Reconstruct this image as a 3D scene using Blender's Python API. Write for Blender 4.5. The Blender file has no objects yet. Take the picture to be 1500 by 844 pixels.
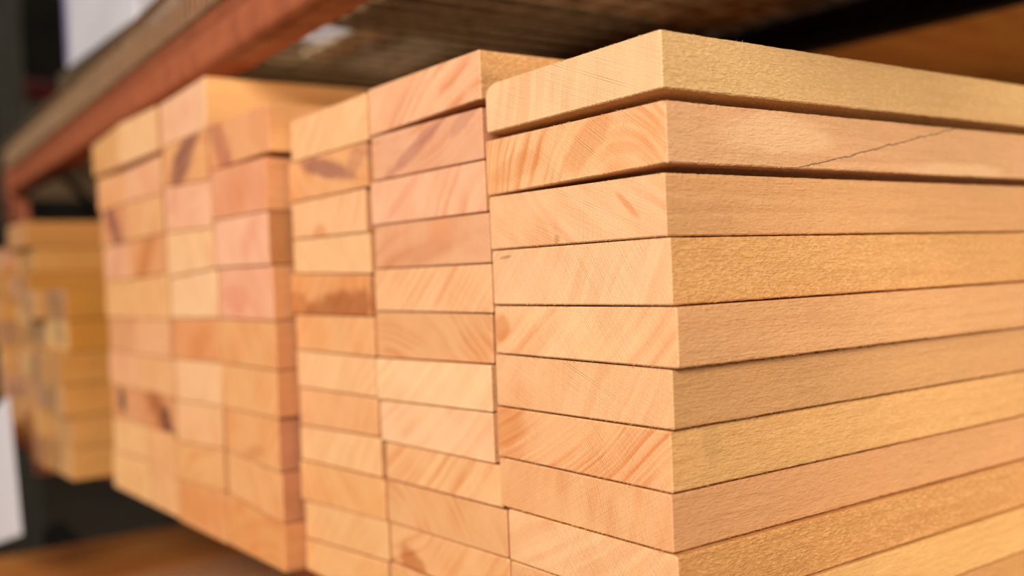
import bpy, math, random
from mathutils import Vector, Matrix, noise as mnoise

C = bpy.context.scene.collection
SC = bpy.context.scene
EYE = 1.25          # height of the camera above the floor (m)

# ------------------------------------------------------------------ camera
cam_data = bpy.data.cameras.new('camera')
cam = bpy.data.objects.new('camera', cam_data)
C.objects.link(cam)
M3 = Matrix(((0.595246513, 0.012278628, 0.803449329),
             (0.802592451, 0.039539182, -0.595215936),
             (-0.039076164, 0.999142577, 0.013680827)))
cam.matrix_world = Matrix.Translation((0.42785, -0.43335, EYE)) @ M3.to_4x4()
cam_data.sensor_width = 36.0
cam_data.lens = 36.12
cam_data.clip_start = 0.02
cam_data.dof.use_dof = True
cam_data.dof.focus_distance = 0.66
cam_data.dof.aperture_fstop = 2.5
SC.camera = cam

# ------------------------------------------------------------------ world, lights, exposure
w = bpy.data.worlds.new('world')
SC.world = w
w.use_nodes = True
w.node_tree.nodes['Background'].inputs[0].default_value = (1.0, 0.90, 0.78, 1)
w.node_tree.nodes['Background'].inputs[1].default_value = 0.22


def area(name, loc, target, sx, sy, power, col):
    l = bpy.data.lights.new(name, 'AREA')
    l.shape = 'RECTANGLE'
    l.size, l.size_y = sx, sy
    l.energy = power
    l.color = col
    o = bpy.data.objects.new(name, l)
    C.objects.link(o)
    o.location = loc
    o.rotation_euler = (Vector(target) - Vector(loc)).to_track_quat('-Z', 'Y').to_euler()
    return o


area('aisle_light', (2.45, -3.1, EYE + 1.9), (-0.3, 0, EYE), 2.0, 1.6, 268, (1.0, 0.95, 0.875))
area('aisle_light_far', (-1.6, -3.2, EYE + 2.2), (-0.8, 0, EYE), 1.6, 1.6, 50, (1.0, 0.93, 0.80))
bl_ = area('added_back_fill', (1.7, 1.9, EYE - 0.02), (-0.35, 1.15, EYE + 0.37), 0.5, 0.3, 27, (1.0, 0.84, 0.6))  # added fill under the rear shelf, brightens the sheets overhead; not a rack lamp
bl_.data.spread = math.radians(110)

SC.view_settings.view_transform = 'Standard'
SC.view_settings.look = 'None'
SC.view_settings.exposure = 0.0
SC.view_settings.gamma = 1.0
SC.view_settings.use_curve_mapping = False


# ------------------------------------------------------------------ helpers
def lin(r, g, b):
    """sRGB 0-255 to linear"""
    def f(c):
        c /= 255.0
        return c / 12.92 if c <= 0.04045 else ((c + 0.055) / 1.055) ** 2.4
    return (f(r), f(g), f(b), 1.0)


def mesh_obj(name, verts, faces, mat=None, parent=None, loc=(0, 0, 0), smooth=False):
    me = bpy.data.meshes.new(name)
    me.from_pydata(verts, [], faces)
    me.update()
    if smooth:
        me.polygons.foreach_set('use_smooth', [True] * len(me.polygons))
    if mat:
        me.materials.append(mat)
    o = bpy.data.objects.new(name, me)
    C.objects.link(o)
    o.location = loc
    if parent:
        o.parent = parent
    return o


class MB:
    """collects shapes into one mesh"""
    def __init__(s):
        s.v, s.f = [], []

    def box(s, x0, x1, y0, y1, z0, z1, b=0.0, M=None):
        # box with chamfered long edges in all three directions when b > 0
        n = len(s.v)
        if b <= 0:
            vs = [(x, y, z) for x in (x0, x1) for y in (y0, y1) for z in (z0, z1)]
            fs = [(0, 1, 3, 2), (4, 6, 7, 5), (0, 4, 5, 1), (2, 3, 7, 6), (0, 2, 6, 4), (1, 5, 7, 3)]
        else:
            vs, ids = [], {}
            X, Y, Z = (x0, x1), (y0, y1), (z0, z1)
            for i in (0, 1):
                for j in (0, 1):
                    for k in (0, 1):
                        sx, sy, sz = 1 - 2 * i, 1 - 2 * j, 1 - 2 * k
                        ids[i, j, k, 0] = len(vs); vs.append((X[i], Y[j] + sy * b, Z[k] + sz * b))
                        ids[i, j, k, 1] = len(vs); vs.append((X[i] + sx * b, Y[j], Z[k] + sz * b))
                        ids[i, j, k, 2] = len(vs); vs.append((X[i] + sx * b, Y[j] + sy * b, Z[k]))
            q = lambda *a: tuple(ids[t] for t in a)
            fs = []
            for i in (0, 1):
                fs.append(q((i, 0, 0, 0), (i, 1, 0, 0), (i, 1, 1, 0), (i, 0, 1, 0)))
                fs.append(q((0, i, 0, 1), (1, i, 0, 1), (1, i, 1, 1), (0, i, 1, 1)))
                fs.append(q((0, 0, i, 2), (1, 0, i, 2), (1, 1, i, 2), (0, 1, i, 2)))
                for j in (0, 1):
                    fs.append(q((i, j, 0, 0), (i, j, 1, 0), (i, j, 1, 1), (i, j, 0, 1)))
                    fs.append(q((i, 0, j, 0), (i, 1, j, 0), (i, 1, j, 2), (i, 0, j, 2)))
                    fs.append(q((0, i, j, 1), (1, i, j, 1), (1, i, j, 2), (0, i, j, 2)))
                    for k in (0, 1):
                        fs.append(q((i, j, k, 0), (i, j, k, 1), (i, j, k, 2)))
        if M is not None:
            vs = [tuple(M @ Vector(p)) for p in vs]
        s.v += vs
        s.f += [tuple(n + i for i in f) for f in fs]
        return s

    def tube(s, pts, r, seg=8, cap=True):
        pts = [Vector(p) for p in pts]
        n = len(s.v)
        for i, p in enumerate(pts):
            d = (pts[min(i + 1, len(pts) - 1)] - pts[max(i - 1, 0)]).normalized()
            a = d.orthogonal().normalized() if abs(d.z) > 0.9 else d.cross(Vector((0, 0, 1))).normalized()
            c = d.cross(a)
            for k in range(seg):
                t = 2 * math.pi * k / seg
                s.v.append(tuple(p + r * (math.cos(t) * a + math.sin(t) * c)))
        for i in range(len(pts) - 1):
            for k in range(seg):
                k2 = (k + 1) % seg
                s.f.append((n + i * seg + k, n + i * seg + k2, n + (i + 1) * seg + k2, n + (i + 1) * seg + k))
        if cap:
            s.f.append(tuple(n + k for k in range(seg)))
            s.f.append(tuple(n + (len(pts) - 1) * seg + k for k in reversed(range(seg))))
        return s

    def build(s, name, mat, parent=None, loc=(0, 0, 0), smooth=False):
        o = mesh_obj(name, s.v, s.f, mat, parent, loc, smooth)
        import bmesh
        bm = bmesh.new()
        bm.from_mesh(o.data)
        bmesh.ops.recalc_face_normals(bm, faces=bm.faces)
        bm.to_mesh(o.data)
        bm.free()
        return o


def tag(o, label=None, cat=None, group=None, kind=None):
    if label: o['label'] = label
    if cat: o['category'] = cat
    if group: o['group'] = group
    if kind: o['kind'] = kind
    return o


def thing(name, loc, label, cat, group=None, rz=0.0):
    o = bpy.data.objects.new(name, None)
    C.objects.link(o)
    o.location = loc
    o.rotation_euler = (0, 0, rz)
    o.empty_display_size = 0.05
    return tag(o, label, cat, group)


# ------------------------------------------------------------------ materials
class NT:
    def __init__(s, name):
        s.m = bpy.data.materials.new(name)
        s.m.use_nodes = True
        s.t = s.m.node_tree
        s.t.nodes.clear()
        s.out = s.t.nodes.new('ShaderNodeOutputMaterial')
        s.b = s.t.nodes.new('ShaderNodeBsdfPrincipled')
        s.t.links.new(s.b.outputs[0], s.out.inputs[0])
        s.tc = s.t.nodes.new('ShaderNodeTexCoord')

    def set(s, sock, v):
        if isinstance(v, bpy.types.NodeSocket):
            s.t.links.new(v, sock)
        elif v is not None:
            sock.default_value = v

    def math(s, op, a, b=None, c=None, clamp=False):
        n = s.t.nodes.new('ShaderNodeMath')
        n.operation = op
        n.use_clamp = clamp
        s.set(n.inputs[0], a); s.set(n.inputs[1], b)
        if c is not None: s.set(n.inputs[2], c)
        return n.outputs[0]

    def vscale(s, v, sc):
        n = s.t.nodes.new('ShaderNodeVectorMath')
        n.operation = 'MULTIPLY'
        s.set(n.inputs[0], v); s.set(n.inputs[1], sc)
        return n.outputs[0]

    def vadd(s, v, a):
        n = s.t.nodes.new('ShaderNodeVectorMath')
        n.operation = 'ADD'
        s.set(n.inputs[0], v); s.set(n.inputs[1], a)
        return n.outputs[0]

    def noise(s, v, scale, detail=2, rough=0.5, dist=0.0):
        n = s.t.nodes.new('ShaderNodeTexNoise')
        s.set(n.inputs['Vector'], v)
        n.inputs['Scale'].default_value = scale
        n.inputs['Detail'].default_value = detail
        n.inputs['Roughness'].default_value = rough
        n.inputs['Distortion'].default_value = dist
        return n.outputs[0]

    def noise1(s, wv, scale, detail=1):
        n = s.t.nodes.new('ShaderNodeTexNoise')
        n.noise_dimensions = '1D'
        s.set(n.inputs['W'], wv)
        n.inputs['Scale'].default_value = scale
        n.inputs['Detail'].default_value = detail
        return n.outputs[0]

    def ramp(s, v, a, b, lo=0.0, hi=1.0, smooth=True):
        n = s.t.nodes.new('ShaderNodeMapRange')
        n.interpolation_type = 'SMOOTHSTEP' if smooth else 'LINEAR'
        s.set(n.inputs[0], v)
        n.inputs[1].default_value, n.inputs[2].default_value = a, b
        n.inputs[3].default_value, n.inputs[4].default_value = lo, hi
        return n.outputs[0]

    def mix(s, f, a, b, mode='MIX'):
        n = s.t.nodes.new('ShaderNodeMix')
        n.data_type = 'RGBA'
        n.blend_type = mode
        s.set(n.inputs[0], f); s.set(n.inputs[6], a); s.set(n.inputs[7], b)
        return n.outputs[2]

    def sep(s, v):
        n = s.t.nodes.new('ShaderNodeSeparateXYZ')
        s.set(n.inputs[0], v)
        return n.outputs

    def bump(s, h, dist, strength=1.0, normal=None):
        n = s.t.nodes.new('ShaderNodeBump')
        s.set(n.inputs['Height'], h)
        n.inputs['Distance'].default_value = dist
        n.inputs['Strength'].default_value = strength
        if normal is not None: s.set(n.inputs['Normal'], normal)
        return n.outputs[0]


def wood(name, end, side, ring=(205, 135, 75), pith=(0.2, -0.15), freq=130, rs=0.5, seed=0.0,
         fleck=0.5, stains=(), crack=None, wob=0.004, blotch=0.4, saw=35.0, streak=0.35):
    """sawn hardwood: growth rings around a pith line along y, seen as arcs on the end grain and as
    streaks on the long faces, pores, saw marks, flecks and stains"""
    t = NT(name)
    P = t.tc.outputs['Object']
    S = t.vadd(P, (seed * 1.37, seed * 0.71, seed * 2.13))
    x, y, z = t.sep(P)[0:3]
    nA = t.noise(t.vscale(S, (1, 0.12, 1)), 26, 2)
    nB = t.noise(t.vscale(S, (1, 0.15, 1)), 11, 1)
    wobv = t.math('ADD', t.math('MULTIPLY', t.math('SUBTRACT', nA, 0.5), wob * 2.2),
                  t.math('MULTIPLY', t.math('SUBTRACT', nB, 0.5), wob * 5))
    dx = t.math('ADD', t.math('SUBTRACT', x, pith[0]), t.math('MULTIPLY', y, 0.012))
    dz = t.math('ADD', t.math('SUBTRACT', z, pith[1]), t.math('MULTIPLY', y, 0.006))
    r = t.math('SQRT', t.math('ADD', t.math('MULTIPLY', dx, dx), t.math('MULTIPLY', dz, dz)))
    r = t.math('ADD', r, wobv)
    rn = t.ramp(t.noise1(r, freq, 1.5), 0.36, 0.68)
    ph = t.math('FRACT', t.math('MULTIPLY', r, freq * 1.1))
    late = t.math('POWER', ph, 3.0)
    amp = t.ramp(t.noise(t.vscale(S, (1, 0.2, 1)), 22, 1), 0.35, 0.65, 0.25, 1.0)
    ringv = t.math('MULTIPLY', t.math('ADD', t.math('MULTIPLY', rn, 0.75), t.math('MULTIPLY', late, 0.35)), amp, clamp=True)
    # ---- end grain
    end = (min(255, end[0] + 4), min(255, end[1] + 10), min(255, end[2] + 17))
    side = (side[0], side[1], side[2] + 4)
    E, RG, SD = lin(*end), lin(*ring), lin(*side)
    ec = t.mix(t.math('MULTIPLY', ringv, rs), E, RG)
    bl = t.ramp(t.noise(t.vscale(S, (1, 0.3, 1)), 17, 3, 0.6), 0.42, 0.72)
    ec = t.mix(t.math('MULTIPLY', bl, blotch), ec, lin(end[0] - 6, end[1] - 26, end[2] - 32))
    pore = t.noise(t.vscale(S, (1, 0.05, 1)), 1100, 2, 0.7)
    ec = t.mix(t.ramp(pore, 0.56, 0.74, 0, 0.30), ec, lin(ring[0] - 25, ring[1] - 25, ring[2] - 25))
    a = math.radians(saw)
    su = t.math('ADD', t.math('MULTIPLY', x, math.cos(a)), t.math('MULTIPLY', z, math.sin(a)))
    sv = t.math('SUBTRACT', t.math('MULTIPLY', z, math.cos(a + 0.25)), t.math('MULTIPLY', x, math.sin(a + 0.25)))
    sawn = t.math('MULTIPLY', t.math('ADD', t.noise1(su, 1150, 0), t.noise1(sv, 1150, 0)), 0.5)
    sawm = t.ramp(t.noise(S, 30, 1), 0.35, 0.65, 0.35, 1.0)
    ec = t.mix(t.math('MULTIPLY', t.ramp(sawn, 0.48, 0.66, 0, 0.30), sawm), ec, lin(ring[0], ring[1], ring[2]))
    # ---- long grain
    sc = t.mix(t.math('MULTIPLY', ringv, streak), SD, lin(side[0] - 26, side[1] - 34, side[2] - 30))
    pat = t.ramp(t.noise(t.vscale(S, (1, 0.35, 1)), 20, 3, 0.6), 0.35, 0.7)
    sc = t.mix(t.math('MULTIPLY', pat, 0.35), sc, lin(min(255, side[0] + 18), side[1] + 6, side[2] + 6))
    fl = t.noise(t.vscale(S, (0.8, 0.36, 1.0)), 620, 2, 0.6, 0.6)
    flr = t.ramp(fl, 0.42, 0.66)
    sc = t.mix(t.math('MULTIPLY', flr, 0.42 * fleck), sc, lin(min(255, side[0] + 38), side[1] + 38, side[2] + 36))
    fib = t.noise(t.vscale(S, (1, 0.05, 1)), 900, 2, 0.6)
    sc = t.mix(t.ramp(fib, 0.5, 0.72, 0, 0.22), sc, lin(side[0] - 34, side[1] - 38, side[2] - 32))
    gs = t.noise(t.vscale(S, (1, 0.035, 1)), 260, 3, 0.6, 0.3)
    sc = t.mix(t.ramp(gs, 0.48, 0.75, 0, 0.30), sc, lin(side[0] - 30, side[1] - 36, side[2] - 34))
    nz = t.sep(t.tc.outputs['Normal'])[1]
    mask = t.ramp(t.math('ABSOLUTE', nz), 0.55, 0.8)
    # ---- stains: (x, z, rx, rz, angle, colour, strength [, y, ry])
    col = t.mix(mask, sc, ec)
    for st in stains:
        sx, sz, rx, rz, an, cc, k = st[:7]
        c_, s_ = math.cos(math.radians(an)), math.sin(math.radians(an))
        nn = t.noise(t.vscale(S, (1, 0.3, 1)), 45, 3, 0.65)
        nd = t.math('MULTIPLY', t.math('SUBTRACT', nn, 0.5), 1.1)
        ux = t.math('SUBTRACT', x, sx)
        uz = t.math('SUBTRACT', z, sz)
        u = t.math('DIVIDE', t.math('ADD', t.math('MULTIPLY', ux, c_), t.math('MULTIPLY', uz, s_)), rx)
        v = t.math('DIVIDE', t.math('SUBTRACT', t.math('MULTIPLY', uz, c_), t.math('MULTIPLY', ux, s_)), rz)
        d2 = t.math('ADD', t.math('MULTIPLY', u, u), t.math('MULTIPLY', v, v))
        if len(st) > 7:
            q = t.math('DIVIDE', t.math('SUBTRACT', y, st[7]), st[8])
            d2 = t.math('ADD', d2, t.math('MULTIPLY', q, q))
        else:
            q = t.math('DIVIDE', y, 0.12)
            d2 = t.math('ADD', d2, t.math('MULTIPLY', q, q))
        d = t.math('ADD', t.math('SQRT', d2), nd)
        f = t.ramp(d, 0.62, 1.2, k, 0.0)
        f = t.math('MULTIPLY', f, t.ramp(ringv, 0, 1, 0.8, 1.0))
        col = t.mix(f, col, lin(*cc))
    if crack:
        # a fine check running along the right-hand face: z = a + b*y + wiggle, for y in y0..y1
        ca, cb, y0, y1, wd = crack
        wg = t.math('MULTIPLY', t.math('SUBTRACT', t.noise(S, 60, 3, 0.7), 0.5), 0.006)
        zz = t.math('ABSOLUTE', t.math('SUBTRACT', t.math('ADD', z, wg), t.math('MULTIPLY_ADD', y, cb, ca)))
        f = t.ramp(zz, wd * 0.3, wd, 0.85, 0.0)
        f = t.math('MULTIPLY', f, t.ramp(y, y0, y0 + 0.01))
        f = t.math('MULTIPLY', f, t.ramp(y, y1 - 0.06, y1, 1.0, 0.0))
        f = t.math('MULTIPLY', f, t.math('SUBTRACT', 1.0, mask))
        col = t.mix(f, col, lin(96, 72, 52))
    t.set(t.b.inputs['Base Color'], col)
    t.b.inputs['Roughness'].default_value = 0.62
    t.b.inputs['Specular IOR Level'].default_value = 0.28
    # ---- relief
    he = t.math('ADD', t.math('MULTIPLY', pore, 0.5), t.math('MULTIPLY', t.math('MULTIPLY', sawn, sawm), 0.6))
    hs = t.math('ADD', t.math('MULTIPLY', fl, 0.5 + fleck), t.math('MULTIPLY', fib, 0.5))
    hm = t.noise(t.vscale(S, (1, 0.4, 1)), 120, 3, 0.6)
    hs = t.math('ADD', hs, t.math('MULTIPLY', hm, 1.2))
    hmix = t.math('ADD', t.math('MULTIPLY', he, mask), t.math('MULTIPLY', hs, t.math('SUBTRACT', 1.0, mask)))
    t.set(t.b.inputs['Normal'], t.bump(hmix, 0.0011, 0.8))
    return t.m


def plain(name, c, rough=0.6, metal=0.0, var=0.12, scale=14.0, bumpd=0.0, spec=0.4, c2=None, stretch=(1, 1, 1)):
    t = NT(name)
    S = t.vscale(t.tc.outputs['Object'], stretch)
    n = t.noise(S, scale, 4, 0.6)
    A = lin(*c)
    B = lin(*c2) if c2 else tuple(v * (1 - var * 2.2) for v in A[:3]) + (1.0,)
    t.set(t.b.inputs['Base Color'], t.mix(t.ramp(n, 0.35, 0.68), A, B))
    t.set(t.b.inputs['Roughness'], t.ramp(n, 0.2, 0.8, rough - 0.08, rough + 0.08))
    t.b.inputs['Metallic'].default_value = metal
    t.b.inputs['Specular IOR Level'].default_value = spec
    if bumpd:
        t.set(t.b.inputs['Normal'], t.bump(t.noise(S, scale * 6, 3), bumpd, 0.5))
    return t.m

# ------------------------------------------------------------------ the setting
m_conc = plain('concrete', (74, 62, 48), 0.8, var=0.15, scale=5, bumpd=0.002)
m_wall = plain('dark_painted_wall', (34, 27, 20), 0.9, var=0.2, scale=3)
tag(MB().box(-9, 6, -6, 3.6, -0.1, 0).build('floor', m_conc), kind='structure')
tag(MB().box(-9, 6, 3.5, 3.7, 0, 4.2).build('wall_back', m_wall), kind='structure')
tag(MB().box(-9.2, -9, -6, 3.5, 0, 4.2).build('wall_left', m_wall), kind='structure')

# ------------------------------------------------------------------ rack
m_orange = plain('orange_painted_steel', (178, 98, 62), 0.5, var=0.12, scale=30, spec=0.35, c2=(156, 82, 52))
m_green = plain('dark_green_painted_steel', (46, 42, 28), 0.7, var=0.15, scale=25)
m_zinc = plain('galvanised_wire', (150, 116, 82), 0.6, metal=0.1, var=0.15, scale=60)
m_black = plain('black_painted_steel', (16, 12, 9), 0.75, var=0.1, spec=0.15)

AX, AY, BK = -2.39, 0.0935, -0.06048        # front line of the rack beams: y = AY + BK*(x-AX)
BANG = math.atan(BK)


def rack_beam(loc, L, rz, label, mat=m_orange, h0=0.0, lip=0.044, H=0.118, D=0.045):
    t = thing('rack_beam', loc, label, 'beam', 'shelf beams of the storage rack', rz)
    b = MB()
    # stepped roll-formed section: lower lip proud, upper web set back, drawn as one closed profile
    prof = [(0.005, 0.0028), (0.0015, 0.0065), (0, 0.012), (0, lip - 0.004), (0.003, lip), (0.013, lip + 0.003), (0.014, H - 0.003), (0.017, H), (D, H), (D, 0.003),
            (D - 0.003, 0), (0.014, -0.0005)]
    n = len(prof)
    for xx in (0, L):
        for (yy, zz) in prof:
            b.v.append((xx, yy, zz + h0))
    for i in range(n):
        j = (i + 1) % n
        b.f.append((i, j, n + j, n + i))
    b.f.append(tuple(range(n)))
    b.f.append(tuple(reversed(range(n, 2 * n))))
    b.build('beam_body', mat, t)
    for xx, sgn in ((0.0, 1), (L, -1)):
        c = MB().box(xx - 0.003, xx + 0.003, -0.004, D + 0.004, -0.068, H * 0.9, 0.001)
        a, e = (xx, xx + 0.02) if sgn > 0 else (xx - 0.02, xx)
        c.box(a, e, -0.004, -0.001, -0.068, -0.002, 0.001)
        c.build('end_connector', mat, t)
    return t


def frame(x, label):
    t = thing('rack_upright_frame', (x, 0, 0), label, 'rack upright', 'upright frames of the storage rack')
    for y0 in (0.088, 0.80):
        b = MB()
        b.box(-0.08, 0, y0, y0 + 0.004, 0.006, 3.2)
        b.box(-0.004, 0, y0 + 0.0042, y0 + 0.058, 0.006, 3.2)
        b.box(-0.08, -0.076, y0 + 0.0042, y0 + 0.058, 0.006, 3.2)
        b.box(-0.0758, -0.060, y0 + 0.054, y0 + 0.058, 0.006, 3.2)
        b.box(-0.020, -0.0042, y0 + 0.054, y0 + 0.058, 0.006, 3.2)
        b.build('post', m_green, t)
        MB().box(-0.10, 0.02, y0 - 0.02, y0 + 0.08, 0.0, 0.006, 0.001).build('foot_plate', m_green, t)
    zs = [0.25, 0.95, 1.65, 2.35, 3.05]
    for i in range(4):
        a, c = (0.15, 0.80) if i % 2 == 0 else (0.80, 0.15)
        MB().tube([(-0.04, a, zs[i]), (-0.04, c, zs[i + 1])], 0.012).build('diagonal_brace', m_green, t)
    return t


UB = EYE + 0.245       # underside of the upper beam
LH = 0.070
LB = EYE - 0.3225 - 0.0705       # underside of the lower beam
frame(AX - 0.01, 'dark green steel rack upright at the far left end of the bay')
frame(0.86, 'dark green steel rack upright at the right end of the bay')
LEN = (0.86 - 0.08 - AX - 0.006) / math.cos(BANG)


def on_front(x, dy=0.0):
    return (x, AY + BK * (x - AX) + dy)


fx, fy = on_front(AX)
rack_beam((fx, fy, UB), LEN, BANG, 'orange steel beam running above the tops of the plank stacks')
rack_beam((fx, 0.135, LB), 0.774 - fx, 0, 'orange steel beam low under the overhanging plank stacks', H=LH, lip=0.03)
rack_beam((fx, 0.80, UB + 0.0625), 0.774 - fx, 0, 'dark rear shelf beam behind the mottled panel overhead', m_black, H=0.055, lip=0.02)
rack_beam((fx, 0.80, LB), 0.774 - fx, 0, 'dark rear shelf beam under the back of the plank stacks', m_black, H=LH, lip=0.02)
# bay to the left of the upright
rack_beam((-3.9, 0.10, UB), 1.40, 0, 'dark green front beam of the next bay, left of the upright', m_green)
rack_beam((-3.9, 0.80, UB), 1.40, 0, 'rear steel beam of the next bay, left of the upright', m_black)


def wire_deck(name_z, x0, x1, label, waterfall=1, pitch=0.05, y_front=0.14):
    t = thing('wire_deck', (0, 0, name_z), label, 'wire deck', 'wire decks lying on the beams')
    lo = MB()
    for i in range(int((x1 - x0) / pitch) + 1):
        x = x0 + i * pitch
        yf = (on_front(x)[1] - 0.008) if waterfall == 1 else y_front
        lo.tube([(x, yf, 0.0028), (x, 0.845, 0.0028)], 0.0022, 6)
    lo.build('long_wires', m_zinc, t)
    cr = MB()
    for j in range(12):
        y = 0.12 + j * 0.064
        cr.tube([(x0, y, 0.0082), (x1, y, 0.0082)], 0.0026, 6)
    cr.build('cross_wires', m_zinc, t)
    if waterfall:
        wf = MB()
        n = int((x1 - x0) / 0.0215)
        for i in range(n):
            x = x0 + 0.005 + i * 0.0215
            yf = on_front(x)[1] - 0.006
            wf.tube([(x, yf + 0.02, 0.0075), (x, yf + 0.003, 0.0065), (x, yf, 0.002), (x, yf, -0.064)], 0.0024, 6)
        for zz in (-0.062, -0.004):
            a, b = on_front(x0, -0.0115), on_front(x1, -0.0115)
            wf.tube([(a[0], a[1], zz), (b[0], b[1], zz)], 0.0026, 6)
        wf.build('front_wires', m_zinc, t)
    return t


UD = UB + 0.1185
wire_deck(UD, AX + 0.03, 0.75, 'galvanised wire deck bent down over the front of the orange upper beam')
wire_deck(LB + LH + 0.0005, AX + 0.03, 0.75, 'galvanised wire deck under the plank stacks', 0)
wire_deck(UD, -3.88, -2.52, 'galvanised wire deck of the next bay beyond the upright', 0, y_front=0.105)
UT = UD + 0.0112      # top of the upper wire deck
LT = LB + LH + 0.0005 + 0.0112

# ------------------------------------------------------------------ planks


def smooth_noise(x, y, s):
    return mnoise.noise(Vector((x, y, s)))


def plank_mesh(w, zl1, zl0, zr1, zr0, L, pstep, ysteps, seed, amp, wane=0.0, fuzz=0, free=False):
    """local coords: x centred, y from 0 (the sawn end) to L; zl/zr heights at left and right edge,
    1 = top, 0 = bottom"""
    rnd = random.Random(seed)
    xl, xr = -w / 2, w / 2
    bv = 0.0009
    # perimeter, starting bottom-left, going right, up, left, down
    def side(a, b, n):
        return [(a[0] + (b[0] - a[0]) * i / n, a[1] + (b[1] - a[1]) * i / n) for i in range(n)]
    nw = max(1, int(w / pstep)); nh = max(1, int((zl1 - zl0) / pstep))
    P = []
    P += side((xl + bv, zl0), (xr - bv, zr0), nw) + [(xr - bv, zr0)]
    P += side((xr, zr0 + bv), (xr, zr1 - bv), nh) + [(xr, zr1 - bv)]
    if wane:
        P += side((xr - bv, zr1), (xl + wane * 1.3, zl1), nw) + [(xl + wane * 1.3, zl1)]
        for k in range(1, 6):
            a = math.pi / 2 * k / 6
            P.append((xl + wane * 1.3 * (1 - math.sin(a)), zl1 - wane * 1.0 * (1 - math.cos(a))))
        P += side((xl, zl1 - wane), (xl, zl0 + bv), nh) + [(xl, zl0 + bv)]
    else:
        P += side((xr - bv, zr1), (xl + bv, zl1), nw) + [(xl + bv, zl1)]
        P += side((xl, zl1 - bv), (xl, zl0 + bv), nh) + [(xl, zl0 + bv)]
    n = len(P)
    cx, cz = 0.0, (zl1 + zl0 + zr1 + zr0) / 4
    hw, hh = w / 2, (zl1 - zl0) / 2
    verts, faces = [], []

    def pull(px, pz, y, s, k=1.0):
        # inward displacement, never outward: worn, slightly ragged arrises
        def dist_edge():
            top = zl1 + (zr1 - zl1) * (px - xl) / w
            bot = zl0 + (zr0 - zl0) * (px - xl) / w
            return min(abs(px - xl), abs(px - xr)) + min(abs(pz - top), abs(pz - bot))
        e = math.exp(-dist_edge() / 0.002)
        rgh = abs(smooth_noise(y * 420 + px * 90, pz * 400 + px * 300, seed + s))
        lowf = 0.5 + 0.5 * smooth_noise(y * 28 + px * 6, pz * 30, seed + s + 7.7)
        d = amp * (0.35 * e * rgh * 3 + 0.55 * lowf * k)
        dx, dz = (cx - px), (cz - pz)
        # move towards the centre along the nearer axis
        if abs(dx) / hw > 0.985:
            px += math.copysign(min(d, 0.002), dx)
        if abs(dz) / hh > 0.90 or abs(abs(dz) - hh) < 0.004:
            pz += math.copysign(min(d, 0.002), dz)
        return px, pz
    # first ring: inset chamfer on the sawn face
    sx = 1 - bv / hw
    sz = 1 - bv / hh
    ring = []
    for (px, pz) in P:
        qx, qz = pull(px, pz, 0, 0)
        ring.append((qx, qz))
    for (qx, qz) in ring:
        verts.append((cx + (qx - cx) * sx, 0.0, cz + (qz - cz) * sz))
    ys = [bv] + ysteps
    for y in ys:
        for (px, pz) in P:
            if y == bv:
                qx, qz = pull(px, pz, 0, 0)
                dy = 0.0
            else:
                qx, qz = pull(px, pz, y, 0)
                dy = 0.0
            verts.append((qx, y + dy, qz))
    R = len(ys) + 1
    for i in range(R - 1):
        for k in range(n):
            k2 = (k + 1) % n
            faces.append((i * n + k, i * n + k2, (i + 1) * n + k2, (i + 1) * n + k))
    faces.append(tuple(reversed(range(n))))
    faces.append(tuple((R - 1) * n + k for k in range(n)))
    # torn fibres standing off the arrises
    for _ in range(fuzz):
        edge = rnd.random()
        ln = rnd.uniform(0.0006, 0.0020)
        th = rnd.uniform(0.00010, 0.00022)
        if edge < 0.5:       # along the right top / bottom edge
            y = rnd.uniform(0.0, 0.42)
            top = rnd.random() < 0.6
            p = Vector((xr - 0.0007, y, (zr1 if top else zr0) - (0.0008 if top else -0.0008)))
            d = Vector((rnd.uniform(0.1, 0.7), rnd.uniform(-0.6, 0.9), rnd.uniform(0.1, 0.5) * (1 if top else -1))).normalized() * ln
        else:                # along the top / bottom edge of the sawn end
            f = rnd.random()
            top = rnd.random() < 0.55
            px = xl + w * f
            pz = (zl1 + (zr1 - zl1) * f - 0.0007) if top else (zl0 + (zr0 - zl0) * f + 0.0007)
            p = Vector((px, 0.0003, pz))
            d = Vector((rnd.uniform(-0.8, 0.8), rnd.uniform(-0.7, -0.1), rnd.uniform(0.1, 0.5) * (1 if top else -1))).normalized() * ln
        if not (free and top):
            d.z = max(-0.0009, min(0.0009, d.z))
        a = d.orthogonal().normalized() * th
        b = d.cross(a).normalized() * th
        m = len(verts)
        bend = Vector((0, rnd.uniform(-0.4, 0.4), rnd.uniform(-0.05, 0.05))) * ln
        verts += [tuple(p + a), tuple(p - a * 0.5 + b), tuple(p - a * 0.5 - b), tuple(p + d * 0.6 + bend * 0.3 + a * 0.6),
                  tuple(p + d * 0.6 + bend * 0.3 - a * 0.3 + b * 0.5), tuple(p + d * 0.6 + bend * 0.3 - a * 0.3 - b * 0.5), tuple(p + d + bend)]
        faces += [(m, m + 1, m + 4, m + 3), (m + 1, m + 2, m + 5, m + 4), (m + 2, m, m + 3, m + 5),
                  (m + 3, m + 4, m + 6), (m + 4, m + 5, m + 6), (m + 5, m + 3, m + 6)]
    return verts, faces


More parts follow.
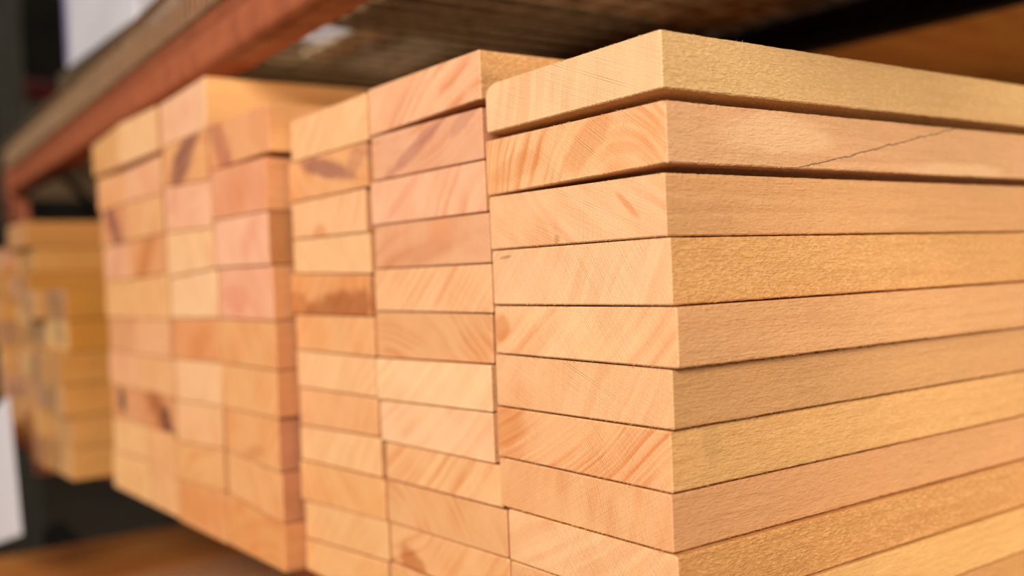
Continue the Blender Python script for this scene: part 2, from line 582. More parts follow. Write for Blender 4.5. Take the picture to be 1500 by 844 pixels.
def plank(row, y0, L, mat, label, group, detail, seed, wane=0.0, name='wooden_plank', fuzz=0):
    xl, xr, a, b, c, d = row
    cx, cz = (xl + xr) / 2, (a + b + c + d) / 4
    if detail == 2:
        ys = [0.0025 * i for i in range(1, 20)] + [0.05 + 0.0035 * i for i in range(0, 112)] + [0.5, 0.8, 1.4, L]
        ps = 0.003
    elif detail == 1:
        ys = [0.005 * i for i in range(1, 30)] + [0.2, 0.4, 0.8, L]
        ps = 0.006
    else:
        ys = [0.02, 0.06, 0.12, 0.3, 0.7, L]
        ps = 0.02
    amp = 0.0007 if detail == 2 else 0.0004
    v, f = plank_mesh(xr - xl, a - cz, b - cz, c - cz, d - cz, L, ps, ys, seed, amp, wane, fuzz, fuzz > 0 and label.startswith('top'))
    o = mesh_obj(name, v, f, mat, None, (cx, y0, EYE + cz))
    return tag(o, label, 'plank', group)

# measured planks: x left, x right, left top, left bottom, right top, right bottom (heights about eye level)
ROWS = {
 'C1': [(-0.18104, -0.00144, 0.13767, 0.10220, 0.14003, 0.10528),
        (-0.18351, 0.00026, 0.09717, 0.05712, 0.09850, 0.06131),
        (-0.18153, -0.00250, 0.05652, 0.01790, 0.05626, 0.01847),
        (-0.18039, -0.00008, 0.01730, -0.02204, 0.01787, -0.02240),
        (-0.17990, 0.00317, -0.02265, -0.05709, -0.02300, -0.05965),
        (-0.18113, -0.00259, -0.05769, -0.09555, -0.06025, -0.09621),
        (-0.18237, -0.00534, -0.09615, -0.13240, -0.09681, -0.13411),
        (-0.18153, -0.00667, -0.13300, -0.16880, -0.13471, -0.17003),
        (-0.17294, -0.00347, -0.16946, -0.20651, -0.17069, -0.20721),
        (-0.17200, -0.00100, -0.20712, -0.24345, -0.20782, -0.24345),
        (-0.17600, -0.00200, -0.24405, -0.28600, -0.24405, -0.28600)],
 'C2': [(-0.35852, -0.18941, 0.16407, 0.12327, 0.16559, 0.12911),
        (-0.35657, -0.18976, 0.12267, 0.08459, 0.12318, 0.08491),
        (-0.36177, -0.18938, 0.08398, 0.04653, 0.08430, 0.04632),
        (-0.35869, -0.18677, 0.04593, 0.00906, 0.04571, 0.00858),
        (-0.36055, -0.18584, 0.00845, -0.02773, 0.00798, -0.02842),
        (-0.36131, -0.18796, -0.02833, -0.06793, -0.02902, -0.06585),
        (-0.36223, -0.18871, -0.06854, -0.10443, -0.06646, -0.10141),
        (-0.35942, -0.19033, -0.10506, -0.14034, -0.10204, -0.13971),
        (-0.35355, -0.18313, -0.14094, -0.17303, -0.14031, -0.17154),
        (-0.35292, -0.17828, -0.17363, -0.21013, -0.17214, -0.20737),
        (-0.35102, -0.17778, -0.21073, -0.24349, -0.20797, -0.24460),
        (-0.35000, -0.17800, -0.24410, -0.28600, -0.24520, -0.28600)],
 'C3': [(-0.51611, -0.36012, 0.15875, 0.11831, 0.16156, 0.12024),
        (-0.52276, -0.36337, 0.11763, 0.07906, 0.11956, 0.08048),
        (-0.52053, -0.36940, 0.07841, 0.04254, 0.07983, 0.04169),
        (-0.52100, -0.36397, 0.04191, 0.00864, 0.04106, 0.00475),
        (-0.52704, -0.36645, 0.00804, -0.03142, 0.00415, -0.03217),
        (-0.52017, -0.36291, -0.03205, -0.06681, -0.03281, -0.06785),
        (-0.52152, -0.36383, -0.06741, -0.10399, -0.06845, -0.10308),
        (-0.52316, -0.36443, -0.10460, -0.14200, -0.10369, -0.13779),
        (-0.52341, -0.36102, -0.14260, -0.17661, -0.13839, -0.17332),
        (-0.52446, -0.35452, -0.17723, -0.21640, -0.17394, -0.20976),
        (-0.52022, -0.35406, -0.21700, -0.25471, -0.21036, -0.24529),
        (-0.51923, -0.35451, -0.25533, -0.28600, -0.24592, -0.28600)],
 'C4': [(-0.68337, -0.52029, 0.17586, 0.12724, 0.17675, 0.12946),
        (-0.67843, -0.52918, 0.12664, 0.07207, 0.12514, 0.07191),
        (-0.67328, -0.52860, 0.07146, 0.01940, 0.07131, 0.01820),
        (-0.67168, -0.52864, 0.01878, -0.03601, 0.01759, -0.03724),
        (-0.67114, -0.52344, -0.03665, -0.08505, -0.03788, -0.08602),
        (-0.67079, -0.52476, -0.08565, -0.13410, -0.08663, -0.13396),
        (-0.67097, -0.53014, -0.13470, -0.18173, -0.13457, -0.18827),
        (-0.66906, -0.52606, -0.18252, -0.22889, -0.18906, -0.23886),
        (-0.67053, -0.52182, -0.22978, -0.28600, -0.23975, -0.28600)],
 'C5': [(-0.83995, -0.68497, 0.22460, 0.17103, 0.23181, 0.17440),
        (-0.83401, -0.68853, 0.17036, 0.12307, 0.17372, 0.11746),
        (-0.83321, -0.68038, 0.12217, 0.06730, 0.11656, 0.06434),
        (-0.83043, -0.67488, 0.06660, 0.01193, 0.06364, 0.01925),
        (-0.83102, -0.67328, 0.01130, -0.03771, 0.01862, -0.03583),
        (-0.82750, -0.67274, -0.03831, -0.08688, -0.03643, -0.08464),
        (-0.82521, -0.67340, -0.08749, -0.13800, -0.08525, -0.13345),
        (-0.82690, -0.67537, -0.13866, -0.18836, -0.13411, -0.18085),
        (-0.83063, -0.67464, -0.18914, -0.23421, -0.18163, -0.22778),
        (-0.82811, -0.67213, -0.23481, -0.28600, -0.22838, -0.28600)],
 'C6': [(-1.02223, -0.85565, 0.22547, 0.16754, 0.22525, 0.16950),
        (-0.99897, -0.84890, 0.15959, 0.11639, 0.16391, 0.11668),
        (-0.99678, -0.85029, 0.11579, 0.06387, 0.11608, 0.06694),
        (-0.99201, -0.84656, 0.06327, 0.01373, 0.06634, 0.01765),
        (-0.98429, -0.84333, 0.01313, -0.04047, 0.01705, -0.03966),
        (-0.98254, -0.84135, -0.04107, -0.08733, -0.04026, -0.08753),
        (-0.97887, -0.83752, -0.08793, -0.13551, -0.08813, -0.13628),
        (-0.97074, -0.83861, -0.13615, -0.18236, -0.13692, -0.18127),
        (-0.95823, -0.84133, -0.18298, -0.22864, -0.18189, -0.23563),
        (-0.94362, -0.84047, -0.23011, -0.28600, -0.23710, -0.28600)],
 'C7': [(-1.16610, -1.02932, 0.21450, 0.16771, 0.22564, 0.16835),
        (-1.14448, -1.00587, 0.16323, 0.11345, 0.16036, 0.11696),
        (-1.13439, -1.00367, 0.11285, 0.06242, 0.11636, 0.06418),
        (-1.12990, -0.99888, 0.06182, 0.01242, 0.06358, 0.01380),
        (-1.12371, -0.99112, 0.01182, -0.03927, 0.01320, -0.04067),
        (-1.12095, -0.98937, -0.03990, -0.08696, -0.04130, -0.08775),
        (-1.11982, -0.98568, -0.08758, -0.13649, -0.08837, -0.13617),
        (-1.11868, -0.97751, -0.13709, -0.18422, -0.13677, -0.18325),
        (-1.11932, -0.96494, -0.18483, -0.23405, -0.18385, -0.22974),
        (-1.12199, -0.95172, -0.23472, -0.28600, -0.23041, -0.28600)],
}

PITH = {'dl': (0.16, 0.14), 'dr': (-0.16, 0.14), 'ul': (0.16, -0.14), 'ur': (-0.16, -0.14)}
# which way the rings run on the sawn end: 'dr' pith up-left, 'ul' pith down-right and so on
ORD = ['top', 'second', 'third', 'fourth', 'fifth', 'sixth', 'seventh', 'eighth', 'ninth', 'tenth', 'eleventh', 'twelfth']
STK = {'C1': 'nearest stack', 'C2': 'second stack from the right', 'C3': 'third stack from the right',
       'C4': 'fourth stack from the right', 'C5': 'fifth stack from the right', 'C6': 'sixth stack from the right',
       'C7': 'seventh stack from the right'}
GRP = {'C1': 'planks of the nearest stack', 'C2': 'planks of the second stack', 'C3': 'planks of the third stack',
       'C4': 'thick planks of the fourth stack', 'C5': 'thick planks of the fifth stack', 'C6': 'thick planks of the sixth stack',
       'C7': 'thick planks of the seventh stack'}
PURP, BRN, ORG, DRK, PINK = (150, 88, 78), (150, 84, 48), (214, 128, 66), (84, 56, 44), (226, 150, 118)

# per plank: end colour, side colour, pith, ring frequency, ring strength, flecks, stains (u, v from the top left, ru, rv, angle, colour, strength), look
D = dict
LOOK = {
 'C1': [
  D(e=(238, 184, 128), s=(214, 170, 108), p=(-0.55, 0.10), f=75, rs=.42, fl=.7, look='straw-coloured with one rounded corner', wane=.010, bl=.15),
  D(e=(238, 178, 118), s=(216, 164, 112), p=(0.045, -0.045), f=150, rs=.85, fl=.35, bl=.6, look='swirling orange grain and a cracked side', st=[(.62, .35, .16, .3, 35, ORG, .55), (.2, .6, .18, .25, 10, ORG, .4), (1.0, .86, .1, .2, 0, (244, 200, 152), .7, .31, .07), (1.0, .4, .1, .32, 0, (240, 194, 144), .55, .10, .06)]),
  D(e=(239, 178, 122), s=(210, 156, 98), p=(0.25, 0.30), f=90, rs=.35, fl=.3, look='faint rings and an orange fleck', bl=.35, st=[(.82, .45, .07, .07, -40, (216, 132, 76), .7), (.43, .9, .018, .09, 0, (196, 120, 66), .7)]),
  D(e=(239, 182, 126), s=(212, 156, 90), p=(-0.20, 0.13), f=110, rs=.38, fl=.9, look='pale crossing rings and flecked golden side', bl=.2, st=[(.09, .14, .04, .03, 5, (150, 96, 60), .6)]),
  D(e=(243, 184, 126), s=(212, 157, 100), p=(-0.32, 0.40), f=110, rs=.6, wb=.002, fl=.35, look='diagonal stripes, orange at its left end', bl=.3, st=[(.04, .45, .06, .3, 40, ORG, .7)]),
  D(e=(236, 174, 116), s=(198, 146, 88), p=(-0.50, 0.40), f=110, rs=.3, fl=.3, look='mottled tan end and grey-tan side', bl=.5),
  D(e=(238, 172, 112), s=(212, 160, 94), p=(-0.26, 0.42), f=230, rs=.85, wb=.0018, fl=.45, look='close diagonal grain and a knotty side', bl=.4, st=[(.05, .35, .16, .5, 20, ORG, .6), (1.0, .35, .05, .35, 0, (200, 150, 92), .8, .035, .008)]),
  D(e=(234, 168, 108), s=(206, 150, 94), p=(-0.36, 0.10), f=60, rs=.5, fl=.25, look='wide slanting rings and pinkish side', bl=.35),
  D(e=(240, 180, 122), s=(202, 144, 78), p=(-0.20, 0.34), f=95, rs=.55, wb=.0025, fl=1.1, look='pebbly brown side', bl=.3),
  D(e=(232, 166, 106), s=(218, 168, 98), p=(-0.2, -0.2), f=90, rs=.4, fl=.2, look='pale yellow smooth side'),
  D(e=(232, 166, 106), s=(196, 140, 76), p=(-0.2, 0.2), f=90, rs=.4, fl=.3, look='only its tan side showing')],
 'C2': [
  D(e=(240, 176, 126), s=(212, 158, 96), p=(0.12, -0.14), f=95, rs=.75, fl=1.2, look='curved rings and flecked side', bl=.4),
  D(e=(230, 164, 118), s=(190, 130, 88), p=(-0.05, 0.20), f=90, rs=.55, fl=.3, look='pinkish with purple streaks', bl=.4, st=[(.42, .5, .3, .18, 22, (178, 108, 92), .7), (.85, .15, .12, .2, 30, (184, 116, 96), .5)]),
  D(e=(240, 176, 130), s=(204, 148, 92), p=(0.22, -0.12), f=80, rs=.55, fl=.3, look='rosy streaks and pale right end', bl=.35, st=[(.3, .5, .2, .14, 30, (232, 150, 116), .7)]),
  D(e=(228, 162, 112), s=(184, 124, 82), p=(0.05, -0.30), f=80, rs=.5, fl=.3, look='darker reddish end', bl=.6, st=[(.45, .7, .4, .2, 8, (208, 132, 88), .5)]),
  D(e=(240, 178, 120), s=(200, 140, 90), p=(-0.3, 0.36), f=150, rs=.5, wb=.002, fl=.3, look='fine diagonal grain', bl=.2),
  D(e=(230, 164, 104), s=(200, 140, 90), p=(-0.06, -0.12), f=150, rs=.6, fl=.3, look='arched grain', bl=.3),
  D(e=(247, 192, 134), s=(206, 150, 98), p=(-0.3, 0.40), f=80, rs=.35, wb=.002, fl=.3, look='pale cream end', bl=.1),
  D(e=(246, 188, 132), s=(206, 150, 98), p=(-0.3, 0.44), f=100, rs=.45, wb=.002, fl=.3, look='pale with slanting lines', bl=.15),
  D(e=(242, 180, 118), s=(200, 140, 90), p=(-0.3, 0.36), f=105, rs=.8, wb=.002, fl=.3, look='bold slanting stripes', bl=.3),
  D(e=(232, 166, 104), s=(190, 130, 82), p=(-0.2, -0.2), f=100, rs=.45, fl=.3, look='flat tan end', bl=.3),
  D(e=(238, 172, 108), s=(200, 140, 90), p=(-0.14, 0.18), f=90, rs=.6, fl=.3, look='brown knot at its lower edge', bl=.3, st=[(.2, .85, .13, .4, -25, (190, 104, 52), .85)]),
  D(e=(236, 170, 106), s=(200, 140, 90), p=(0.14, 0.18), f=90, rs=.5, fl=.3, look='cut off by the frame')],
 'C3': [
  D(e=(244, 184, 124), s=(214, 160, 100), p=(0.2, -0.2), f=90, rs=.4, fl=.3, look='plain pale end', bl=.3),
  D(e=(234, 164, 100), s=(205, 146, 90), p=(0.1, 0.2), f=90, rs=.5, fl=.3, look='purple-brown streak', bl=.4, st=[(.5, .36, .36, .24, -12, PURP, .9), (.9, .25, .14, .3, 30, (184, 116, 88), .6)]),
  D(e=(240, 178, 120), s=(205, 146, 90), p=(-0.2, 0.16), f=90, rs=.35, fl=.3, look='small orange spot low down', bl=.2, st=[(.4, .9, .1, .25, 0, (222, 134, 76), .7)]),
  D(e=(240, 182, 122), s=(205, 146, 90), p=(-0.2, -0.2), f=70, rs=.25, fl=.3, look='clear pale end', bl=.2),
  D(e=(230, 158, 92), s=(205, 146, 90), p=(-0.12, 0.10), f=110, rs=.7, fl=.3, look='dark brown lower edge', bl=.4, st=[(.62, .9, .55, .5, 6, (166, 88, 44), .9), (.08, .8, .2, .4, 0, (186, 104, 54), .7)]),
  D(e=(236, 168, 104), s=(205, 146, 90), p=(-0.2, 0.2), f=90, rs=.35, fl=.3, look='even tan end', bl=.4),
  D(e=(244, 184, 124), s=(205, 146, 90), p=(0.2, -0.15), f=90, rs=.4, fl=.3, look='light end, faint lines', bl=.2),
  D(e=(238, 170, 108), s=(205, 146, 90), p=(-0.22, 0.16), f=80, rs=.4, fl=.3, look='warm tan end', bl=.4),
  D(e=(244, 184, 122), s=(205, 146, 90), p=(-0.2, 0.2), f=80, rs=.35, fl=.3, look='yellowish pale end', bl=.2),
  D(e=(238, 172, 104), s=(205, 146, 90), p=(0.2, 0.2), f=80, rs=.4, fl=.3, look='golden end, pushed left', bl=.4),
  D(e=(238, 176, 110), s=(205, 146, 90), p=(0.2, -0.2), f=80, rs=.4, fl=.3, look='smooth golden end', bl=.3),
  D(e=(240, 174, 106), s=(205, 146, 90), p=(0.2, -0.2), f=80, rs=.4, fl=.3, look='overhanging the void')],
 'C4': [
  D(e=(232, 160, 102), s=(226, 170, 104), look='purple stain at its left', bl=.4, st=[(.2, .45, .42, .4, -60, (186, 108, 80), .85), (.85, .3, .2, .6, 30, (220, 138, 86), .5)]),
  D(e=(230, 152, 104), s=(214, 152, 96), look='reddish end', bl=.4),
  D(e=(244, 178, 134), s=(176, 118, 66), look='rosy end beside a dark gap', bl=.3, st=[(.68, .4, .22, .25, 40, (232, 142, 112), .6)]),  # side colour darkened to stand for shade in the gap
  D(e=(240, 168, 124), s=(200, 140, 86), look='pink blush', bl=.3, st=[(.3, .6, .25, .3, 0, (230, 140, 108), .6)]),
  D(e=(234, 164, 98), s=(190, 130, 80), look='even orange-tan end', bl=.3),
  D(e=(238, 170, 104), s=(190, 130, 80), look='golden end with faint arcs', bl=.5),
  D(e=(236, 166, 100), s=(180, 120, 78), look='small brown mark low down', bl=.5, st=[(.55, .8, .2, .15, 10, (206, 122, 64), .6)]),
  D(e=(238, 168, 102), s=(180, 120, 76), look='warm golden end', bl=.4),
  D(e=(230, 154, 84), s=(200, 136, 80), look='deep orange-gold end', bl=.5)],
 'C5': [
  D(e=(242, 182, 134), s=(234, 176, 108), look='long golden side showing above its neighbours', bl=.3, st=[(.45, .55, .3, .25, 10, (232, 160, 124), .5)]),
  D(e=(234, 162, 98), s=(205, 146, 90), look='large dark purple knot', bl=.3, st=[(.52, .4, .5, .42, 35, (136, 80, 70), .95)]),
  D(e=(244, 178, 132), s=(205, 146, 90), look='rosy end', bl=.4, st=[(.2, .3, .14, .3, 30, (226, 142, 110), .6)]),
  D(e=(246, 190, 130), s=(205, 146, 90), look='pale creamy end', bl=.2, st=[(.95, .6, .12, .4, 0, (236, 164, 118), .6)]),
  D(e=(248, 192, 138), s=(205, 146, 90), look='very pale end', bl=.2),
  D(e=(232, 152, 90), s=(205, 146, 90), look='orange tint right of centre', bl=.4, st=[(.6, .6, .3, .4, 20, (220, 134, 74), .6)]),
  D(e=(246, 186, 128), s=(205, 146, 90), look='bright pale end', bl=.2),
  D(e=(244, 180, 120), s=(205, 146, 90), look='light tan end', bl=.2),
  D(e=(238, 170, 102), s=(205, 146, 90), look='plain golden end', bl=.3),
  D(e=(232, 156, 90), s=(205, 146, 90), look='deep orange end', bl=.4, st=[(.3, .5, .4, .4, 0, (224, 140, 76), .6)])],
 'C6': [
  D(e=(242, 184, 124), s=(205, 146, 90), look='pale golden end', bl=.2),
  D(e=(240, 172, 122), s=(205, 146, 90), look='rosy tan end', bl=.3),
  D(e=(236, 170, 108), s=(205, 146, 90), look='even tan end', bl=.3),
  D(e=(230, 156, 96), s=(205, 146, 90), look='orange-brown patch', bl=.4, st=[(.5, .45, .5, .42, 45, (206, 124, 66), .95)]),
  D(e=(240, 176, 110), s=(205, 146, 90), look='clear yellow-tan end', bl=.2),
  D(e=(240, 172, 116), s=(205, 146, 90), look='pinkish pale end', bl=.3),
  D(e=(240, 174, 112), s=(205, 146, 90), look='light orange end', bl=.3),
  D(e=(224, 148, 90), s=(205, 146, 90), look='blackish-brown knot', bl=.3, st=[(.55, .45, .5, .5, -35, (172, 96, 54), .95), (.8, .72, .22, .34, -50, (66, 44, 36), .95)]),
  D(e=(240, 172, 108), s=(205, 146, 90), look='soft tan end', bl=.3),
  D(e=(240, 176, 112), s=(205, 146, 90), look='narrow golden end', bl=.3)],
 'C7': [
  D(e=(224, 160, 94), s=(205, 146, 90), look='tilted and pushed left', bl=.2),
  D(e=(236, 166, 106), s=(205, 146, 90), look='peach end', bl=.3),
  D(e=(228, 154, 98), s=(205, 146, 90), look='dark purple-brown patch', bl=.3, st=[(.5, .55, .42, .48, -40, (150, 86, 70), .95)]),
  D(e=(238, 172, 122), s=(205, 146, 90), look='pinkish end', bl=.3, st=[(.5, .6, .3, .4, 50, (222, 146, 118), .6)]),
  D(e=(238, 176, 108), s=(205, 146, 90), look='yellowish end', bl=.2),
  D(e=(226, 158, 104), s=(205, 146, 90), look='dull tan end', bl=.3),
  D(e=(240, 172, 120), s=(205, 146, 90), look='rosy pale end', bl=.3),
  D(e=(228, 154, 96), s=(205, 146, 90), look='narrow black stripe', bl=.3, st=[(.35, .45, .13, .48, 10, (40, 44, 44), .97)]),
  D(e=(244, 184, 118), s=(205, 146, 90), look='light golden end', bl=.2),
  D(e=(244, 184, 116), s=(205, 146, 90), look='overhanging the dark gap', bl=.2)],
}
YB = {'C1': 0.0, 'C2': 0.002, 'C3': 0.001, 'C4': -0.020, 'C5': -0.022, 'C6': -0.020, 'C7': -0.018}
DET = {'C1': 2, 'C2': 1, 'C3': 1}
YJ = random.Random(5)
cnt = 0
for cn in ('C1', 'C2', 'C3', 'C4', 'C5', 'C6', 'C7'):
    for i, row in enumerate(ROWS[cn]):
        q = LOOK[cn][i]
        cnt += 1
        rr = random.Random(cnt * 17 + 3)
        wd = row[1] - row[0]
        th = ((row[2] - row[3]) + (row[4] - row[5])) / 2
        st = []
        for s in q.get('st', ()):
            sx, sz = (s[0] - 0.5) * wd, (0.5 - s[1]) * th
            st.append((sx, sz, s[2] * wd, s[3] * th) + tuple(s[4:]))
        pith = q.get('p') or rr.choice([(-0.2, 0.18), (0.2, -0.16), (-0.22, -0.15), (0.18, 0.2), (0.05, -0.15)])
        crack = None
        if cn == 'C1' and i == 1:
            cz = sum(row[2:6]) / 4
            crack = (0.0615 - cz - 0.178 * 0.1174 - 0.002, 0.190, 0.117, 0.36, 0.0007)
        m = wood('plank_wood', q['e'], q['s'], ring=(q['e'][0] - 22, q['e'][1] - 50, q['e'][2] - 52), pith=pith, freq=q.get('f', 80),
                 rs=q.get('rs', .45), seed=cnt * 3.1, fleck=q.get('fl', .3), stains=st, crack=crack, blotch=q.get('bl', .3),
                 saw=rr.uniform(15, 75), wob=q.get('wb', .004))
        where = '%s plank %s the %s, %s' % (ORD[i], 'of' if i == 0 else 'down in', STK[cn], q['look'])
        jit = 0 if cn in ('C1',) else YJ.uniform(-0.0012, 0.0012)
        plank(row, YB[cn] + jit, 1.80 + rr.uniform(-.03, .03), m, where, GRP[cn], DET.get(cn, 0), cnt * 1.7,
              wane=q.get('wane', 0), fuzz={'C1': 260, 'C2': 70, 'C3': 20}.get(cn, 0))

# ------------------------------------------------------------------ stacks standing back at the left of the bay
FARC = [((206, 150, 84), (204, 146, 70)), ((196, 138, 76), (196, 138, 62)), ((212, 156, 92), (206, 148, 76)), ((188, 132, 84), (188, 128, 46)),
        ((204, 148, 92), (202, 142, 66)), ((198, 142, 86), (196, 136, 64)), ((216, 166, 100), (192, 128, 42)), ((202, 146, 86), (204, 146, 74))]
FAR = [('FA', -1.340, -1.200, -0.060, 0.004, 6, 'right column of the low left stack', 'planks of the low stack behind'),
       ('FB', -1.492, -1.346, -0.056, 0.004, 6, 'middle column of the low left stack', 'planks of the low stack behind'),
       ('FC', -1.655, -1.500, -0.040, 0.124, 9, 'tall column at the far left', 'planks of the tall column at the far left'),
       ('FD', -1.738, -1.664, -0.055, 0.084, 8, 'narrow column beside the upright', 'narrow planks beside the rack upright')]
for (cn, xl, xr, y0, ztop, n, desc, grp) in FAR:
    zb = -0.286
    hh = (ztop - zb) / n
    for i in range(n):
        cnt += 1
        rr = random.Random(cnt * 13)
        e, s = FARC[(i * 3 + len(cn) + ord(cn[1])) % 8]
        st = []
        for _k in range(rr.choice([0, 1, 1, 2, 2])):
            st.append((rr.uniform(-.05, .05), rr.uniform(-.01, .01), rr.uniform(.02, .05), rr.uniform(.012, .03), rr.uniform(-60, 60),
                       rr.choice([(150, 108, 70), (120, 100, 76), (206, 150, 120), (150, 112, 88)]), .8))
        m = wood('plank_wood', e, s, ring=(e[0] - 30, e[1] - 45, e[2] - 40), pith=(rr.choice([-.2, .2]), rr.choice([-.2, .2])), freq=80,
                 seed=cnt * 2.3, stains=st, blotch=.4, fleck=.2)
        a = ztop - i * hh
        b = a - hh + 0.001
        row = (xl + rr.uniform(0, .004), xr - rr.uniform(0, .006), a, b, a, b)
        plank(row, y0 + rr.uniform(-.008, .008), 1.75, m, '%s plank %s the %s' % (ORD[i], 'of' if i == 0 else 'down in', desc), grp, 0, cnt * 1.3)

# ------------------------------------------------------------------ battens carrying the stacks
m_bat = wood('batten_wood', (176, 128, 84), (160, 112, 68), seed=4.4, blotch=.4)
for k, (x0, x1, y0, lab) in enumerate([
        (-1.10, -0.02, 0.17, 'rough timber batten across under the front of the plank stacks'),
        (-1.12, -0.02, 0.74, 'rough timber batten across under the back of the plank stacks'),
        (-1.73, -1.21, 0.13, 'rough timber batten under the front of the left-hand stacks'),
        (-1.73, -1.21, 0.72, 'rough timber batten under the back of the left-hand stacks')]):
    o = MB().box(0, x1 - x0, 0, 0.07, 0, (EYE - 0.2863) - LT - 0.0004, 0.003).build('support_batten', m_bat, None, (x0, y0, LT + 0.0002))
    tag(o, lab, 'batten', 'battens carrying the plank stacks')

# ------------------------------------------------------------------ lower level: planks lying on a low shelf
LOWT = EYE - 0.50
SH = LOWT - 0.005 - 2 * 0.042 - 0.118
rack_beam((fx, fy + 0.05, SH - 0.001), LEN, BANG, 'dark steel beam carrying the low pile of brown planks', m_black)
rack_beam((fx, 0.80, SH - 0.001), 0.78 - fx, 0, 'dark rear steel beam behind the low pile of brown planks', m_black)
LOWP = [(-1.728, -1.575, (186, 120, 50)), (-1.570, -1.432, (180, 112, 46)), (-1.398, -1.235, (190, 134, 88)), (-1.228, -1.08, (186, 126, 76)),
        (-1.06, -0.90, (190, 130, 74)), (-0.89, -0.73, (146, 92, 48)), (-0.70, -0.54, (186, 126, 70)), (-0.53, -0.37, (140, 90, 48)), (-0.35, -0.19, (146, 92, 48))]
LOWN = ['beside the upright', 'orange-brown', 'purple-brown', 'fourth from the upright', 'fifth from the upright', 'sixth from the upright',
        'seventh from the upright', 'eighth from the upright', 'last on the right']
for lay in (0, 1):
    for i, (x0, x1, c) in enumerate(LOWP):
        cnt += 1
        zt = -0.50 - lay * 0.0425 + (0.003 if (i in (2, 5)) and lay == 0 else 0)
        zb2 = -0.50 - lay * 0.0425 - 0.0415
        m = wood('plank_wood', (c[0] + 14, c[1] + 14, c[2] + 10), c, ring=(c[0] - 30, c[1] - 35, c[2] - 20), pith=(0.1, -0.2), freq=60, seed=cnt * 1.9,
                 fleck=.15, streak=.8)
        row = (x0, x1, zt, zb2, zt, zb2)
        plank(row, -0.16 + 0.01 * (i % 3), 1.9, m, '%s plank in the low brown pile on the bottom shelf, %s' % ('upper' if lay == 0 else 'lower', LOWN[i]),
              'brown planks of the low pile', 0, cnt * 1.1)

# ------------------------------------------------------------------ what lies on the upper deck
def slab(name, x0, x1, y0, y1, z0, h, mat, label, cat, group=None, b=0.0015):
    o = MB().box(0, x1 - x0, 0, y1 - y0, 0, h, b).build(name, mat, None, (x0, y0, z0))
    return tag(o, label, cat, group)


m_mott = plain('strand_board', (244, 226, 194), 0.8, scale=13, c2=(140, 114, 82), stretch=(1, 1.6, 1), bumpd=.001)
m_ply = wood('plywood_face', (170, 118, 48), (178, 124, 50), ring=(130, 84, 34), pith=(0.0, -0.35), freq=22, seed=8.2, fleck=.1, wob=.03, streak=1.0,
             stains=[(-.35, 0, .06, .2, 0, (120, 78, 34), .6, .35, .09)])
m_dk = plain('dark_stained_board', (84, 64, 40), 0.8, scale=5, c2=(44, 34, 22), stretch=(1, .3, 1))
m_pale = plain('light_patch_slab', (224, 200, 160), 0.8, scale=20)
slab('strand_board_sheet', -0.693, 0.40, 0.12, 0.841, UT, 0.018, m_mott, 'mottled grey-brown strand board sheet lying overhead on the wire deck', 'board')
slab('plywood_sheet', -1.75, 1.1, 0.985, 2.25, UT, 0.005, m_ply, 'golden-brown plywood sheet overhead at the back right', 'board')
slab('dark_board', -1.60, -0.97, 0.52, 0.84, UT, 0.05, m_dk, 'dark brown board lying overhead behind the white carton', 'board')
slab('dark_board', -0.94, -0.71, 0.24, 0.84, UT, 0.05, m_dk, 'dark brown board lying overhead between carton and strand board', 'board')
slab('light_patch_slab', -1.16, -0.96, 0.325, 0.375, UT, 0.012, m_pale, 'small pale slab imitating a patch of light overhead beside the orange beam', 'light patch')  # pale slab added in place of a patch of light
tr = thing('shelf_trestle', (0, 1.4, 0), 'dark steel rack row standing back to back behind the bay, carrying the plywood', 'rack')
for x in (-1.90, 1.05):
    for y in (-0.39, 0.8):
        MB().box(x - .03, x + .03, y - .03, y + .03, 0, UT - 0.032, 0.002).build('post', m_black, tr)
    sx = 0.17 if x < 0 else 0
    MB().box(x - .03, x + .03 + sx, -0.42, 0.83, UT - 0.0315, UT - 0.0005, 0.002).build('rail', m_black, tr)

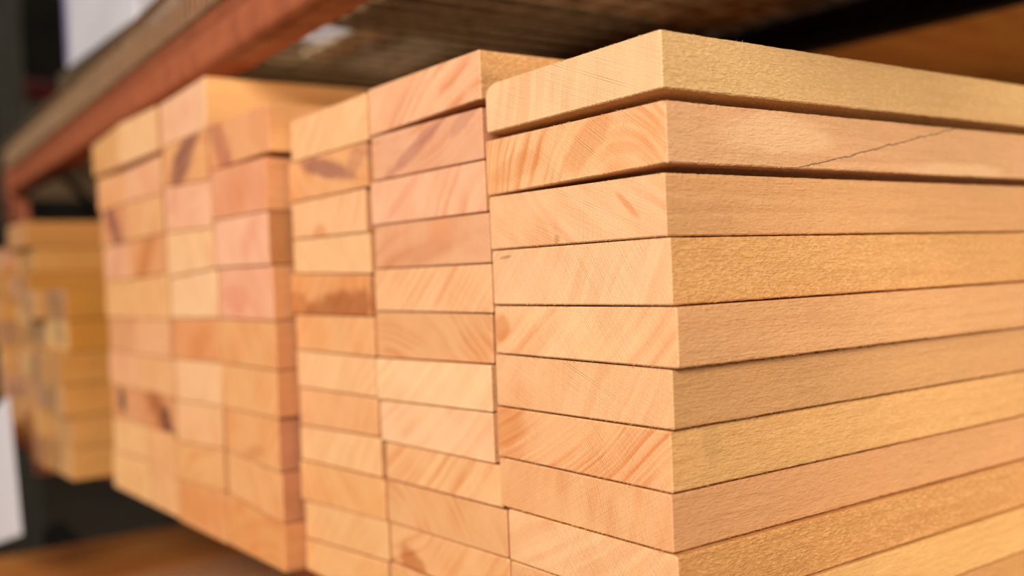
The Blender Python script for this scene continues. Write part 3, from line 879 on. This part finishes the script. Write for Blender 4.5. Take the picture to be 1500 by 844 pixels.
# carton and canister on the upper deck
m_card = plain('white_carton', (206, 200, 206), 0.65, scale=6, var=.06)
m_tape = plain('lilac_tape', (150, 140, 178), 0.4, scale=10)
slab('dark_board', -1.67, -1.19, 0.055, 0.51, UT, 0.04, m_dk, 'added dark brown board keeping the underside of the white carton dark', 'board')  # board added so the carton's base looks dark from below
ct = thing('white_carton', (-1.655, 0.07, UT + 0.0402), 'large white carton standing on a board behind the wire front', 'carton')
MB().box(0, 0.44, 0, 0.42, 0, 0.50, 0.004).build('box_body', m_card, ct)
MB().box(-0.0008, 0.03, -0.0008, 0.4208, 0.02, 0.48, 0.0004).build('edge_tape', m_tape, ct)
MB().box(0.13, 0.31, -0.0012, -0.0002, 0.12, 0.36).build('paper_label', plain('label_paper', (190, 178, 176), .6, scale=9), ct)
m_red = plain('dark_red_lid', (120, 36, 30), 0.5)
m_grey = plain('grey_tin', (128, 116, 98), 0.55)
cn_ = thing('paint_tin', (-2.60, 0.20, UT), 'grey tin with a dark red lid on the next bay beyond the carton', 'tin')


def lathe(prof, seg=32):
    b = MB()
    for (r, z) in prof:
        for k in range(seg):
            a = 2 * math.pi * k / seg
            b.v.append((r * math.cos(a), r * math.sin(a), z))
    for i in range(len(prof) - 1):
        for k in range(seg):
            k2 = (k + 1) % seg
            b.f.append((i * seg + k, i * seg + k2, (i + 1) * seg + k2, (i + 1) * seg + k))
    return b


lathe([(0.001, 0), (.075, 0), (.078, .004), (.075, .01), (.075, .14), (.001, .14)]).build('tin_body', m_grey, cn_, smooth=False)
lathe([(.001, .1405), (.079, .1405), (.080, .15), (.074, .155), (.070, .185), (.05, .20), (.001, .20)]).build('lid', m_red, cn_)

# ------------------------------------------------------------------ price card on the lower beam
m_paper = plain('white_card', (236, 226, 230), 0.5, scale=4, var=.03)
sg = thing('price_card', (-1.368, -0.10, EYE - 0.387), 'blank white price card hanging tilted at the lower left edge', 'card')
Mr = Matrix.Rotation(math.radians(-14), 4, 'Y')
MB().box(-0.30, 0, -0.001, 0.001, 0, 0.225, 0, M=Mr).build('card', m_paper, sg)
sg.rotation_euler = (0, 0, 0)
br = MB()
top = Mr @ Vector((-0.15, 0, 0.222))
o_ = Vector((-1.368, -0.10, EYE - 0.387))
br.tube([tuple(top + Vector((0, 0.002, -0.02))), tuple(top + Vector((-0.02, 0.004, 0.012))), tuple(Vector((-1.80, -0.09, o_.z + 0.21)) - o_),
         tuple(Vector((-2.398, 0.10, o_.z + 0.17)) - o_)], 0.003, 8)
br.build('hanging_wire', m_zinc, sg)
